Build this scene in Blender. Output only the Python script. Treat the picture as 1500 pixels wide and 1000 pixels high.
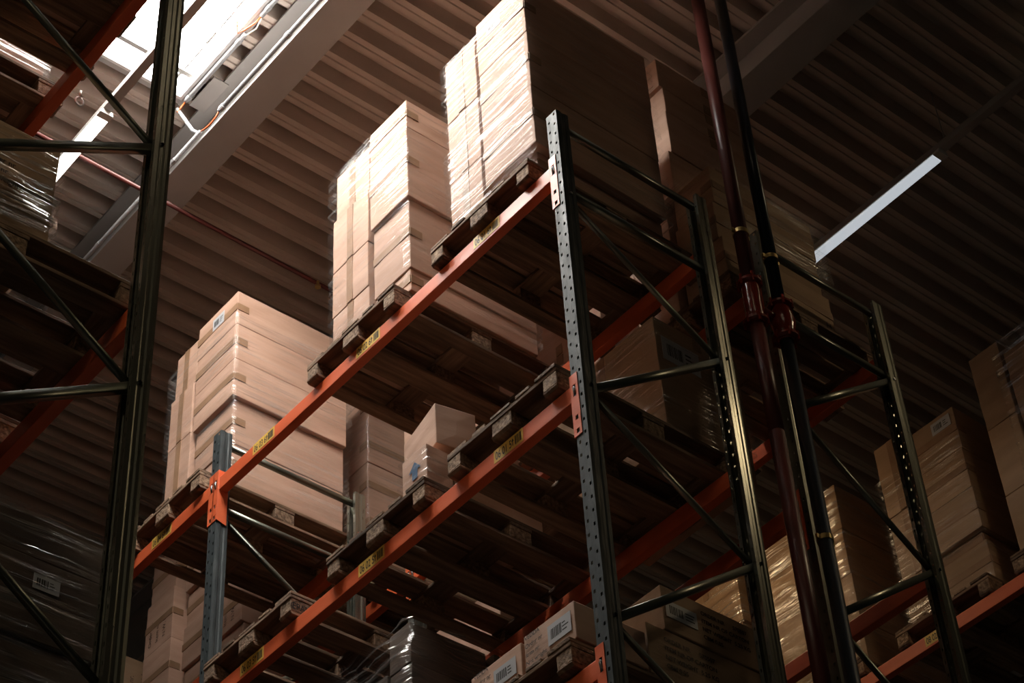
import bpy, bmesh, math, random
from mathutils import Vector, Matrix, Quaternion
random.seed(7)
for o in list(bpy.data.objects): bpy.data.objects.remove(o)
SC = bpy.context.scene
COL = SC.collection

# ------------------------------------------------------------------ camera
cam = bpy.data.cameras.new('camera'); camo = bpy.data.objects.new('camera', cam); COL.objects.link(camo)
FPX = 3096.32
cam.sensor_width = 36.0; cam.lens = 36.0*FPX/1500.0; cam.clip_start = 0.1; cam.clip_end = 200
YAW, PIT, ROLL = 0.83581639, 0.75919862, -0.07124752
fw = Vector((math.cos(PIT)*math.cos(YAW), math.cos(PIT)*math.sin(YAW), math.sin(PIT)))
rt = fw.cross(Vector((0, 0, 1))).normalized(); up = rt.cross(fw)
r1 = rt*math.cos(ROLL)+up*math.sin(ROLL); u1 = -rt*math.sin(ROLL)+up*math.cos(ROLL)
M = Matrix((r1, u1, -fw)).transposed().to_4x4(); M.translation = Vector((0, 0, 1.6))
camo.matrix_world = M
SC.camera = camo
# ------------------------------------------------------------------ view + world
SC.view_settings.view_transform = 'Standard'; SC.view_settings.look = 'None'
SC.view_settings.gamma = 1.0; SC.view_settings.use_curve_mapping = False
SC.view_settings.exposure = 0.0
W = bpy.data.worlds.new('world'); SC.world = W; W.use_nodes = True
W.node_tree.nodes['Background'].inputs[0].default_value = (0.85, 1.0, 0.80, 1)
W.node_tree.nodes['Background'].inputs[1].default_value = 0.004
SKY_E = 33.0        # skylight panel emission
LAMP1_E = 12.0      # fluorescent fittings over the near aisle
LAMP2_E = 0.52      # fitting over the far aisle
LAMP5_E = 14.0         # far aisle fitting by the cross aisle
FILL3_E = 29.0         # added unseen lamp to light the dark stack ending the back rack
FILL_E = 40.0          # added unseen lamps to light the left rack from its end
LAMP6_E = 20.0        # near aisle fitting by the cross aisle
FILL2_E = 9.0          # added unseen lamps for golden glints on the far aisle film
LAMP4_E = 12.0        # warm fittings deeper in the far aisle
LAMP3_E = 30.0      # further warm fittings along the far aisle, towards the cross aisle

# ------------------------------------------------------------------ materials
def newmat(name):
    m = bpy.data.materials.new(name); m.use_nodes = True
    nt = m.node_tree; b = nt.nodes['Principled BSDF']
    return m, nt, b
def N(nt, t, **kw):
    n = nt.nodes.new(t)
    for k, v in kw.items(): setattr(n, k, v)
    return n
def ramp(nt, stops):
    n = nt.nodes.new('ShaderNodeValToRGB'); e = n.color_ramp.elements
    while len(e) < len(stops): e.new(0.5)
    for i, (p, c) in enumerate(stops):
        e[i].position = p; e[i].color = (c[0], c[1], c[2], 1)
    return n
def coords(nt, scale=(1, 1, 1), rot=(0, 0, 0), rnd=True):
    tc = N(nt, 'ShaderNodeTexCoord'); mp = N(nt, 'ShaderNodeMapping')
    mp.inputs['Scale'].default_value = scale; mp.inputs['Rotation'].default_value = rot
    nt.links.new(tc.outputs['Object'], mp.inputs['Vector'])
    if rnd:
        oi = N(nt, 'ShaderNodeObjectInfo'); mu = N(nt, 'ShaderNodeMath', operation='MULTIPLY'); mu.inputs[1].default_value = 37.0
        nt.links.new(oi.outputs['Random'], mu.inputs[0]); nt.links.new(mu.outputs[0], mp.inputs['Location'])
    return mp
def noisemat(name, stops, scale=(1, 1, 1), nscale=5.0, detail=5, rough=0.7, metal=0.0, bump=0.0, bumpscale=None, rot=(0, 0, 0), var=0.0, spec=0.5, rough2=None):
    m, nt, b = newmat(name)
    mp = coords(nt, scale, rot)
    no = N(nt, 'ShaderNodeTexNoise'); no.inputs['Scale'].default_value = nscale; no.inputs['Detail'].default_value = detail
    nt.links.new(mp.outputs[0], no.inputs['Vector'])
    r = ramp(nt, stops); nt.links.new(no.outputs['Fac'], r.inputs[0])
    col = r.outputs[0]
    if var > 0:
        oi = N(nt, 'ShaderNodeObjectInfo'); mr = N(nt, 'ShaderNodeMapRange'); mr.inputs[3].default_value = 1-var; mr.inputs[4].default_value = 1+var
        nt.links.new(oi.outputs['Random'], mr.inputs[0])
        hs = N(nt, 'ShaderNodeHueSaturation'); nt.links.new(mr.outputs[0], hs.inputs['Value']); nt.links.new(col, hs.inputs['Color']); col = hs.outputs[0]
    nt.links.new(col, b.inputs['Base Color'])
    b.inputs['Roughness'].default_value = rough; b.inputs['Metallic'].default_value = metal
    b.inputs['Specular IOR Level'].default_value = spec
    if rough2 is not None:
        rr = N(nt, 'ShaderNodeMapRange'); rr.inputs[1].default_value = .3; rr.inputs[2].default_value = .7
        rr.inputs[3].default_value = rough; rr.inputs[4].default_value = rough2
        nt.links.new(no.outputs['Fac'], rr.inputs[0]); nt.links.new(rr.outputs[0], b.inputs['Roughness'])
    if bump > 0:
        n2 = N(nt, 'ShaderNodeTexNoise'); n2.inputs['Scale'].default_value = bumpscale or nscale*3; n2.inputs['Detail'].default_value = 4
        nt.links.new(mp.outputs[0], n2.inputs['Vector'])
        bp = N(nt, 'ShaderNodeBump'); bp.inputs['Strength'].default_value = bump; bp.inputs['Distance'].default_value = 0.01
        nt.links.new(n2.outputs['Fac'], bp.inputs['Height']); nt.links.new(bp.outputs[0], b.inputs['Normal'])
    return m
def flat(name, c, rough=0.6, metal=0.0, spec=0.5):
    m, nt, b = newmat(name); b.inputs['Base Color'].default_value = (*c, 1); b.inputs['Roughness'].default_value = rough
    b.inputs['Metallic'].default_value = metal; b.inputs['Specular IOR Level'].default_value = spec
    return m
def emis(name, c, s):
    m, nt, b = newmat(name); b.inputs['Base Color'].default_value = (.8, .8, .8, 1)
    b.inputs['Emission Color'].default_value = (*c, 1); b.inputs['Emission Strength'].default_value = s
    return m
MT = {}
MT['card'] = noisemat('brown_cardboard', [(0.3, (.42, .25, .175)), (0.7, (.53, .335, .245))], scale=(1, 1, 6), nscale=2.2, rough=.75, bump=.12, bumpscale=14, var=.10)
MT['card_tan'] = noisemat('tan_cardboard', [(0.3, (.33, .205, .12)), (0.7, (.42, .27, .165))], scale=(1, 1, 5), nscale=2.2, rough=.75, bump=.12, bumpscale=14, var=.10)
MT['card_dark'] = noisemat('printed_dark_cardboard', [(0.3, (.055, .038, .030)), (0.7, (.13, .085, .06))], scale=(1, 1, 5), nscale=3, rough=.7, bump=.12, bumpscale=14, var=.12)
MT['tape'] = noisemat('packing_tape', [(0.3, (.24, .135, .075)), (0.7, (.32, .19, .115))], nscale=8, rough=.55, spec=.25)
MT['wood'] = noisemat('weathered_pallet_wood', [(0.25, (.07, .043, .027)), (0.5, (.19, .115, .070)), (0.8, (.33, .215, .135))], scale=(1.2, 14, 14), nscale=2.2, detail=8, rough=.85, bump=.6, bumpscale=5, var=.35)
MT['woody'] = noisemat('weathered_cross_board', [(0.25, (.07, .043, .027)), (0.5, (.19, .115, .070)), (0.8, (.33, .215, .135))], scale=(14, 1.2, 14), nscale=2.2, detail=8, rough=.85, bump=.6, bumpscale=5, var=.35)
MT['block'] = noisemat('pressed_chip_block', [(0.3, (.10, .058, .034)), (0.55, (.26, .165, .10)), (0.75, (.42, .29, .185))], nscale=55, detail=3, rough=.9, bump=.7, bumpscale=60, var=.25)
MT['orange'] = noisemat('orange_powder_coat', [(0.3, (.62, .105, .034)), (0.7, (.74, .145, .050))], scale=(4, .6, 4), nscale=3, rough=.36, bump=.05, bumpscale=30, rough2=.5)
MT['post'] = noisemat('scuffed_blue_grey_paint', [(0.35, (.034, .042, .045)), (0.62, (.055, .066, .069)), (0.78, (.11, .12, .12))], scale=(5, 5, 1.2), nscale=5, detail=8, rough=.62, metal=.0, bump=.35, bumpscale=12, rough2=.42, spec=.18)
MT['brace'] = noisemat('greenish_painted_steel', [(0.3, (.13, .14, .115)), (0.7, (.20, .205, .17))], nscale=4, rough=.3, metal=.75)
MT['post_lit'] = noisemat('lit_olive_post_paint', [(0.3, (.19, .195, .16)), (0.7, (.24, .24, .20))], scale=(3, 3, .5), nscale=3, detail=4, rough=.30, metal=.8, bump=.03, bumpscale=8, rough2=.26)  # same post paint, lightened and made shinier for posts that look lit
MT['galv'] = noisemat('galvanised_steel', [(0.3, (.38, .39, .40)), (0.7, (.55, .56, .57))], nscale=12, rough=.38, metal=.8)
MT['deck'] = noisemat('coated_roof_sheet', [(0.3, (.52, .44, .385)), (0.7, (.62, .53, .47))], scale=(1, 5, 5), nscale=1.2, rough=.45, metal=.1, bump=.05, bumpscale=10)
MT['girder'] = noisemat('grey_painted_girder', [(0.3, (.30, .285, .275)), (0.7, (.35, .335, .325))], nscale=2, rough=.6)
MT['conduit'] = flat('grey_plastic_conduit', (.30, .30, .31), .5)
MT['white'] = flat('white_painted_sheet', (.75, .75, .74), .45)
MT['curb'] = flat('grey_skylight_upstand', (.42, .41, .40), .5)
MT['redpipe'] = noisemat('red_painted_pipe', [(0.3, (.085, .018, .015)), (0.7, (.115, .026, .021))], nscale=5, rough=.38)
MT['redgloss'] = noisemat('glossy_red_casting', [(0.3, (.16, .016, .010)), (0.7, (.22, .024, .015))], nscale=9, rough=.16, bump=.3, bumpscale=25)
MT['darkpipe'] = flat('dark_blue_black_pipe', (.022, .028, .036), .28, .3)
MT['brass'] = flat('worn_brass', (.50, .38, .16), .3, .9)
MT['yellow'] = flat('yellow_location_sticker', (.72, .45, .085), .5)
MT['paper'] = flat('white_paper_label', (.46, .47, .50), .5)
MT['ink'] = flat('black_print', (.018, .015, .012), .6)
MT['inkb'] = flat('blue_print', (.04, .10, .20), .6)
MT['inkbr'] = flat('brown_box_print', (.05, .03, .022), .7)
MT['hole'] = flat('dark_slot', (.01, .01, .01), .8)
MT['wire'] = flat('orange_cable', (.60, .12, .03), .45)
MT['wirew'] = flat('pale_cable', (.72, .62, .52), .45)
MT['floor'] = noisemat('sealed_concrete', [(0.3, (.10, .09, .08)), (0.7, (.15, .135, .12))], nscale=1, rough=.5)
MT['sky'] = emis('daylit_translucent_panel', (1.0, .965, .90), SKY_E)
MT['lamp1'] = emis('lit_tube_diffuser', (1.0, .95, .86), LAMP1_E)
MT['lamp2'] = emis('dim_tube_diffuser', (.86, .93, 1.0), LAMP2_E)
MT['lamp3'] = emis('warm_tube_diffuser', (1.0, .70, .38), LAMP3_E)
MT['lamp5'] = emis('soft_warm_tube', (1.0, .74, .44), LAMP5_E)
MT['lamp6'] = emis('bright_warm_tube', (1.0, .80, .55), LAMP6_E)
MT['bay'] = emis('added_fill_lens', (1.0, .82, .56), FILL_E)
MT['fill3'] = emis('warm_added_fill_lens', (1.0, .76, .46), FILL3_E)
MT['fill2'] = emis('amber_added_fill_lens', (1.0, .72, .40), FILL2_E)
MT['lamp4'] = emis('amber_tube_diffuser', (1.0, .68, .36), LAMP4_E)
MT['lampbody'] = flat('lamp_housing', (.62, .60, .57), .45)
MT['track'] = flat('grey_lighting_track', (.34, .315, .30), .45, .2)

def film(name, ang, glos=.10, streak=.55, dens=70, rough=.16, dif=.12, bstr=.55):
    """thin clear stretch film: mostly transparent, glossy along the stretched wrinkles"""
    m = bpy.data.materials.new(name); m.use_nodes = True; nt = m.node_tree
    for n in list(nt.nodes): nt.nodes.remove(n)
    out = N(nt, 'ShaderNodeOutputMaterial')
    tr = N(nt, 'ShaderNodeBsdfTransparent'); gl = N(nt, 'ShaderNodeBsdfGlossy'); gl.inputs['Roughness'].default_value = rough
    gl.inputs['Color'].default_value = (.9, .9, .9, 1)
    df = N(nt, 'ShaderNodeBsdfDiffuse'); df.inputs['Color'].default_value = (.75, .74, .72, 1)
    tc = N(nt, 'ShaderNodeTexCoord'); oi = N(nt, 'ShaderNodeObjectInfo')
    # two families of wrinkles, each nearly level with its own tilt
    def fam(a, s, nm):
        mp = N(nt, 'ShaderNodeMapping'); mp.vector_type = 'POINT'
        mp.inputs['Rotation'].default_value = (a, a*.8, 0); mp.inputs['Scale'].default_value = (1.1, 1.1, s)
        ad = N(nt, 'ShaderNodeMath', operation='MULTIPLY'); ad.inputs[1].default_value = 11.0+nm
        nt.links.new(oi.outputs['Random'], ad.inputs[0]); nt.links.new(ad.outputs[0], mp.inputs['Location'])
        nt.links.new(tc.outputs['Object'], mp.inputs['Vector'])
        no = N(nt, 'ShaderNodeTexNoise'); no.inputs['Scale'].default_value = 1.0; no.inputs['Detail'].default_value = 3.0; no.inputs['Distortion'].default_value = .25
        nt.links.new(mp.outputs[0], no.inputs['Vector']); return no
    n1 = fam(ang, dens, 0.3); n2 = fam(-ang*.6, dens*.45, 1.7); n3 = fam(ang*2.4, dens*.8, 4.1)
    big = N(nt, 'ShaderNodeTexNoise'); big.inputs['Scale'].default_value = 2.6; big.inputs['Detail'].default_value = 2
    nt.links.new(tc.outputs['Object'], big.inputs['Vector'])
    r1_ = N(nt, 'ShaderNodeMapRange'); r1_.inputs[1].default_value = .50; r1_.inputs[2].default_value = .66
    nt.links.new(n1.outputs['Fac'], r1_.inputs[0])
    r3_ = N(nt, 'ShaderNodeMapRange'); r3_.inputs[1].default_value = .56; r3_.inputs[2].default_value = .68
    nt.links.new(n3.outputs['Fac'], r3_.inputs[0])
    mx = N(nt, 'ShaderNodeMath', operation='MAXIMUM'); nt.links.new(r1_.outputs[0], mx.inputs[0]); nt.links.new(r3_.outputs[0], mx.inputs[1])
    rb = N(nt, 'ShaderNodeMapRange'); rb.inputs[1].default_value = .40; rb.inputs[2].default_value = .60; rb.inputs[3].default_value = .25; rb.inputs[4].default_value = 1.0
    nt.links.new(big.outputs['Fac'], rb.inputs[0])
    ml = N(nt, 'ShaderNodeMath', operation='MULTIPLY'); nt.links.new(mx.outputs[0], ml.inputs[0]); nt.links.new(rb.outputs[0], ml.inputs[1])
    fac = N(nt, 'ShaderNodeMapRange'); fac.inputs[3].default_value = glos; fac.inputs[4].default_value = streak
    nt.links.new(ml.outputs[0], fac.inputs[0])
    bp = N(nt, 'ShaderNodeBump'); bp.inputs['Strength'].default_value = bstr; nt.links.new(bp.outputs[0], df.inputs['Normal']); bp.inputs['Distance'].default_value = .02
    ms = N(nt, 'ShaderNodeMath', operation='ADD'); nt.links.new(n1.outputs['Fac'], ms.inputs[0]); nt.links.new(n2.outputs['Fac'], ms.inputs[1])
    nt.links.new(ms.outputs[0], bp.inputs['Height']); nt.links.new(bp.outputs[0], gl.inputs['Normal'])
    g2 = N(nt, 'ShaderNodeMixShader'); g2.inputs[0].default_value = dif
    nt.links.new(gl.outputs[0], g2.inputs[1]); nt.links.new(df.outputs[0], g2.inputs[2])
    mix = N(nt, 'ShaderNodeMixShader'); nt.links.new(fac.outputs[0], mix.inputs[0])
    nt.links.new(tr.outputs[0], mix.inputs[1]); nt.links.new(g2.outputs[0], mix.inputs[2])
    nt.links.new(mix.outputs[0], out.inputs['Surface'])
    return m
MT['film'] = film('clear_stretch_film', .12, glos=.01, streak=.45, dens=60)
MT['film_strong'] = film('tight_stretch_film', .16, glos=.006, streak=.40, dens=46, rough=.15, bstr=.9, dif=.2)
MT['film_soft'] = film('slack_stretch_film', .14, glos=.02, streak=.42, dens=60, rough=.2, dif=.35, bstr=.9)
MT['film_gold'] = film('crinkled_stretch_film', .22, glos=.02, streak=.80, dens=42, rough=.13, bstr=1.0)

# ------------------------------------------------------------------ mesh helpers
class MB:
    def __init__(s): s.v = []; s.f = []; s.mi = []
    def quadbox(s, x0, x1, y0, y1, z0, z1, mi=0):
        b = len(s.v)
        s.v += [(x0, y0, z0), (x1, y0, z0), (x1, y1, z0), (x0, y1, z0), (x0, y0, z1), (x1, y0, z1), (x1, y1, z1), (x0, y1, z1)]
        for q in ((0, 3, 2, 1), (4, 5, 6, 7), (0, 1, 5, 4), (1, 2, 6, 5), (2, 3, 7, 6), (3, 0, 4, 7)):
            s.f.append(tuple(b+i for i in q)); s.mi.append(mi)
        return s
    def poly(s, pts, mi=0):
        b = len(s.v); s.v += [tuple(p) for p in pts]; s.f.append(tuple(range(b, b+len(pts)))); s.mi.append(mi); return s
    def prism(s, pts2, axis, a0, a1, mi=0):
        """extrude a 2D polygon along an axis; pts2 are the two other coordinates in xyz order"""
        b = len(s.v); n = len(pts2)
        def mk(p, a):
            if axis == 'x': return (a, p[0], p[1])
            if axis == 'y': return (p[0], a, p[1])
            return (p[0], p[1], a)
        s.v += [mk(p, a0) for p in pts2]+[mk(p, a1) for p in pts2]
        s.f.append(tuple(b+i for i in reversed(range(n)))); s.f.append(tuple(b+n+i for i in range(n))); s.mi += [mi, mi]
        for i in range(n):
            j = (i+1) % n; s.f.append((b+i, b+j, b+n+j, b+n+i)); s.mi.append(mi)
        return s
    def tube(s, pts, r, n=12, mi=0, cap=True):
        pts = [Vector(p) for p in pts]; rings = []
        for i, p in enumerate(pts):
            d = (pts[min(i+1, len(pts)-1)]-pts[max(i-1, 0)]).normalized()
            a = Vector((0, 0, 1)) if abs(d.z) < .9 else Vector((1, 0, 0))
            e1 = d.cross(a).normalized(); e2 = d.cross(e1)
            b = len(s.v)
            rr = r[i] if isinstance(r, (list, tuple)) else r
            for k in range(n):
                t = 2*math.pi*k/n; s.v.append(tuple(p+e1*math.cos(t)*rr+e2*math.sin(t)*rr))
            rings.append(b)
        for i in range(len(rings)-1):
            for k in range(n):
                k2 = (k+1) % n
                s.f.append((rings[i]+k, rings[i]+k2, rings[i+1]+k2, rings[i+1]+k)); s.mi.append(mi)
        if cap:
            s.f.append(tuple(rings[0]+k for k in reversed(range(n)))); s.f.append(tuple(rings[-1]+k for k in range(n))); s.mi += [mi, mi]
        return s
    def mesh(s, name, mats, bevel=0.0, smooth=False, seg=2):
        me = bpy.data.meshes.new(name); me.from_pydata(s.v, [], s.f)
        for m in (mats if isinstance(mats, (list, tuple)) else [mats]): me.materials.append(m)
        for i, p in enumerate(me.polygons): p.material_index = s.mi[i]; p.use_smooth = smooth
        bm = bmesh.new(); bm.from_mesh(me)
        bmesh.ops.recalc_face_normals(bm, faces=bm.faces)
        if bevel > 0:
            bmesh.ops.bevel(bm, geom=list(bm.edges), offset=bevel, segments=seg, affect='EDGES', profile=.5)
        bm.to_mesh(me); bm.free(); me.update()
        return me
def link(name, me, parent=None, loc=(0, 0, 0), rot=None):
    o = bpy.data.objects.new(name, me); COL.objects.link(o); o.location = loc
    if rot is not None: o.rotation_euler = rot
    if parent is not None: o.parent = parent
    return o
def tag(o, label=None, cat=None, group=None, kind=None):
    if label: o['label'] = label
    if cat: o['category'] = cat
    if group: o['group'] = group
    if kind: o['kind'] = kind
    return o
def empty(name, loc, label, cat, group=None, rz=0):
    o = bpy.data.objects.new(name, None); COL.objects.link(o); o.location = loc; o.rotation_euler = (0, 0, rz); o.empty_display_size = .2
    return tag(o, label, cat, group)
def copy_tree(o, loc=None, parent=None):
    c = o.copy(); COL.objects.link(c); c.parent = parent
    if loc is not None: c.location = loc
    for ch in list(o.children): copy_tree(ch, None, c)
    return c
def struct(name, me, label=None, loc=(0, 0, 0)):
    o = link(name, me, None, loc); o['kind'] = 'structure'
    if label: o['label'] = label; 
    return o
def text_mesh(body, size, mat, name='printed_text', sx=1.0, align='LEFT', bold=.0):
    cu = bpy.data.curves.new(name, 'FONT'); cu.body = body; cu.size = size; cu.align_x = align; cu.fill_mode = 'FRONT'; cu.offset = bold
    to = bpy.data.objects.new(name, cu); COL.objects.link(to)
    dg = bpy.context.evaluated_depsgraph_get(); dg.update()
    me = bpy.data.meshes.new_from_object(to.evaluated_get(dg)); me.name = name
    bpy.data.objects.remove(to); me.materials.clear(); me.materials.append(mat)
    if sx != 1.0:
        for v in me.vertices: v.co.x *= sx
    return me
# orientation of lettering: on a face looking -X the reading direction is -Y, up is +Z
ROT_NX = Matrix(((0, 0, -1), (-1, 0, 0), (0, 1, 0))).to_euler()      # columns: x->-Y, y->+Z, z->-X
ROT_NY = Matrix(((1, 0, 0), (0, 0, -1), (0, 1, 0))).to_euler()       # columns: x->+X, y->+Z, z->-Y

# ------------------------------------------------------------------ setting: floor, roof
struct('floor', MB().quadbox(-8, 18, -6, 26, -.2, 0).mesh('floor', MT['floor']), 'sealed grey concrete warehouse floor')
CZ = 12.6
def deck():
    p = .209; prof = [(0, 0), (.036, 0), (.041, .012), (.049, .012), (.054, 0), (.090, 0), (.108, .135), (.191, .135)]
    mb = MB(); ys = []; y = -6.0
    while y < 26: 
        for (a, z) in prof: ys.append((y+a, CZ+z))
        y += p
    b = 0
    # skylight opening spans SX0..SX1, SY0..SY1
    bands = [(-8.0, SX0, True), (SX0, SX1, False), (SX1, 18.0, True)]
    for x0, x1, full in bands:
        for i in range(len(ys)-1):
            (ya, za), (yb, zb) = ys[i], ys[i+1]
            if not full and yb > SY0 and ya < SY1: continue
            mb.poly([(x0, ya, za), (x1, ya, za), (x1, yb, zb), (x0, yb, zb)])
    me = mb.mesh('ceiling', MT['deck'])
    return me
SX0, SX1, SY0, SY1 = 3.05, 4.49, 5.32, 8.08
struct('ceiling', deck(), 'profiled metal roof deck with ribs running across the aisles')
struct('trim_1', MB().quadbox(-8, SX0-.02, -6, 26, CZ+.2, CZ+.3).quadbox(SX1+.02, 18, -6, 26, CZ+.2, CZ+.3).quadbox(SX0-.02, SX1+.02, -6, SY0-.02, CZ+.2, CZ+.3).quadbox(SX0-.02, SX1+.02, SY1+.02, 26, CZ+.2, CZ+.3).mesh('roof_build_up', MT['curb']), 'roof build-up above the metal deck')
# skylight
wn = bpy.data.objects.new('window_1', None); COL.objects.link(wn); wn.location = ((SX0+SX1)/2, (SY0+SY1)/2, CZ); wn['kind'] = 'structure'; wn['label'] = 'bright rooflight in the metal deck over the near aisle'
hx, hy = (SX1-SX0)/2, (SY1-SY0)/2
link('skylight_panel', MB().quadbox(-hx+.012, hx-.012, -hy+.012, hy-.012, .05, .065).mesh('skylight_panel', MT['sky']), wn)
fr = MB()
for (a, b_, c, d) in ((-hx-.012, -hx+.010, -hy-.012, hy+.012), (hx-.010, hx+.012, -hy-.012, hy+.012), (-hx+.010, hx-.010, -hy-.012, -hy+.010), (-hx+.010, hx-.010, hy-.010, hy+.012)):
    fr.quadbox(a, b_, c, d, -.012, .30)
link('upstand', fr.mesh('upstand', MT['white']), wn)
fl = MB()
for (a, b_, c, d) in ((hx+.013, hx+.048, -hy-.06, hy+.06), (-hx-.06, -hx-.013, -hy-.06, hy+.06), (-hx-.013, hx+.013, hy+.013, hy+.05), (-hx-.013, hx+.013, -hy-.05, -hy-.013)):
    fl.quadbox(a, b_, c, d, -.010, -.001)
link('flashing', fl.mesh('flashing', MT['curb']), wn)
# seam of the inner panel with ragged grey tape, and glazing bars across
def tape_run(along, fixed, a0, a1):
    yy = a0
    while yy < a1:
        L = random.uniform(.06, .30); w = random.uniform(.006, .022); o_ = random.uniform(-.004, .004); e_ = min(yy+L, a1)
        mb = MB()
        if along == 'y': mb.quadbox(fixed+o_, fixed+o_+w, yy, e_, .040, .048)
        else: mb.quadbox(yy, e_, fixed+o_, fixed+o_+w, .040, .048)
        link('seal_tape', mb.mesh('seal_tape', MT['curb']), wn); yy += L+random.uniform(.005, .05)
tape_run('y', hx-.105, -hy+.1, hy-.06)
link('glazing_bar', MB().quadbox(-hx+.02, hx-.02, hy-.185, hy-.150, .030, .049).mesh('glazing_bar', MT['curb']), wn)

# roof girders
def girder(x, w, h, zb, label, y0=-6, y1=26):
    g = empty('roof_girder', (x, 0, zb), label, 'roof beam', 'roof girders')
    link('bottom_flange', MB().quadbox(-w/2, w/2, y0, y1, 0, .022).mesh('bottom_flange', MT['girder'], .003), g)
    link('web', MB().quadbox(-.008, .008, y0, y1, .0225, h-.0225).mesh('web', MT['girder']), g)
    link('top_flange', MB().quadbox(-w/2, w/2, y0, y1, h-.022, h).mesh('top_flange', MT['girder']), g)
    return g
GB = 12.22
girder(4.753, .235, CZ-GB-.002, GB, 'wide grey steel girder under the roof deck, beside the bright rooflight')
girder(7.278, .26, CZ-GB-.002, GB, 'dark steel girder under the roof deck, above the back racks')

# electrical conduits beside the skylight, red sprinkler line
def conduit(pts, r, label, mat=MT['conduit'], name='conduit', cat='conduit', joints=(), group=None):
    p0 = Vector(pts[0]); e = empty(name, p0, label, cat, group)
    link('tube', MB().tube([Vector(p)-p0 for p in pts], r, 12).mesh('tube', mat, smooth=True), e)
    for j in joints:
        a = Vector(j[0])-p0; d = Vector(j[1]).normalized()*.02
        link('coupling', MB().tube([a-d, a+d], r*1.25, 12).mesh('coupling', mat, smooth=False), e)
    return e
Yv = (0, 1, 0)
conduit([(4.600, 4.2, 12.235), (4.600, 7.76, 12.235)], .017, 'long pale conduit running right beside the big grey girder', joints=[((4.6, 6.98, 12.235), Yv), ((4.6, 7.72, 12.235), Yv)])
conduit([(4.600, 7.98, 12.235), (4.600, 10.8, 12.235)], .014, 'far pale conduit continuing along the girder past the junction plate', joints=[((4.6, 8.3, 12.235), Yv), ((4.6, 9.25, 12.235), Yv)])
conduit([(4.523, 4.2, 12.572), (4.523, 7.18, 12.572)], .015, 'pale conduit along the rooflight edge, nearer the camera', joints=[((4.523, 7.10, 12.572), Yv)])
conduit([(4.523, 7.36, 12.572), (4.523, 8.07, 12.572)], .016, 'short pale conduit along the rooflight edge, at its far corner', joints=[((4.523, 7.44, 12.572), Yv), ((4.523, 8.03, 12.572), Yv)])
conduit([(4.50, 8.135, 12.54), (4.58, 8.05, 12.30), (4.600, 8.0, 12.235)], .013, 'short slanted pale conduit joining the two conduits beside the girder')
def cable(pts, r, label, mat):
    o = link('cable', MB().tube(pts, r, 8).mesh('cable', mat, smooth=True)); tag(o, label, 'cable'); return o
cable([(4.523, 8.075, 12.572), (4.508, 8.10, 12.53), (4.50, 8.125, 12.50), (4.50, 8.135, 12.53)], .006, 'orange cable loop at the far end of the short rooflight conduit', MT['wire'])
cable([(4.600, 7.765, 12.235), (4.603, 7.80, 12.215), (4.603, 7.87, 12.205), (4.601, 7.93, 12.215), (4.600, 7.975, 12.235)], .006, 'orange cable loop bridging the gap in the conduit beside the girder', MT['wire'])
cable([(4.523, 7.185, 12.572), (4.50, 7.22, 12.52), (4.47, 7.29, 12.50), (4.45, 7.34, 12.50), (4.40, 7.28, 12.54)], .006, 'orange cable drooping towards the rooflight between the conduits', MT['wire'])
cable([(4.523, 7.18, 12.545), (4.523, 7.24, 12.50), (4.50, 7.31, 12.49), (4.507, 7.355, 12.545)], .005, 'pale cable loop between the two rooflight conduits', MT['wirew'])
o = link('junction_plate', MB().quadbox(4.555, 4.675, 7.78, 8.08, 12.565, 12.575).mesh('junction_plate', MT['track'], .003)); tag(o, 'shiny metal plate between the conduit ends near the rooflight corner', 'plate')
spr = empty('sprinkler_line', (3.0, 8.53, 12.13), 'thin red sprinkler pipe crossing under the roof girder', 'pipe')
link('tube', MB().tube([(0, 0, 0), (7, .12, 0)], .016, 14).mesh('tube', MT['redpipe'], smooth=True), spr)
for sx_ in (2.95, 4.9):
    h = link('sprinkler_head', MB().tube([(sx_, .02, -.02), (sx_, .02, -.055), (sx_, .02, -.06), (sx_, .02, -.075)], [.012, .01, .022, .022], 10).mesh('sprinkler_head', MT['brass']), spr)

# light tracks and fittings
def track(x, label, z=12.035, y0=-4, y1=20):
    t = empty('lighting_track', (x, 0, z), label, 'light track')
    link('rail', MB().prism([(-.030, 0), (.030, 0), (.030, .055), (-.030, .055)], 'y', y0, y1).mesh('rail', MT['track'], .003), t)
    for y in (2.2, 5.0, 7.0, 9.6, 12.4):
        link('hanger', MB().tube([(0, y, .056), (0, y, CZ-z-.003)], .004, 6).mesh('hanger', MT['galv']), t)
    return t
def fitting(x, y0, ln, mat, label, z=12.0, w=.047, tube=False):
    t = empty('light_fitting', (x, y0, z), label, 'light fitting')
    link('housing', MB().prism([(-w, .012), (w, .012), (w*.8, .034), (-w*.8, .034)], 'y', 0, ln).mesh('housing', MT['lampbody'], .002), t)
    if tube: link('tube_lamp', MB().tube([(0, .06, -.004), (0, ln-.06, -.004)], .008, 10).mesh('tube_lamp', mat, smooth=True), t)
    else: link('diffuser', MB().quadbox(-w*.86, w*.86, .06, ln-.06, 0, .0115).mesh('diffuser', mat, .002), t)
    for ya in (0, ln-.055):
        link('end_cap', MB().quadbox(-w, w, ya, ya+.055, -.004, .0115).mesh('end_cap', MT['lampbody'], .003), t)
    return t
track(3.945, 'grey lighting track crossing below the rooflight over the near aisle')
track(8.520, 'dark lighting track under the roof over the far aisle')
fitting(3.945, 8.03, 1.55, MT['lamp1'], 'brightly lit tube fitting on the track past the rooflight')
fitting(3.945, 1.5, 1.70, MT['lamp6'], 'lit tube fitting on the near aisle track by the cross aisle', tube=True)
track(-.63, 'lighting track over the aisle left of the left rack')
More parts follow.
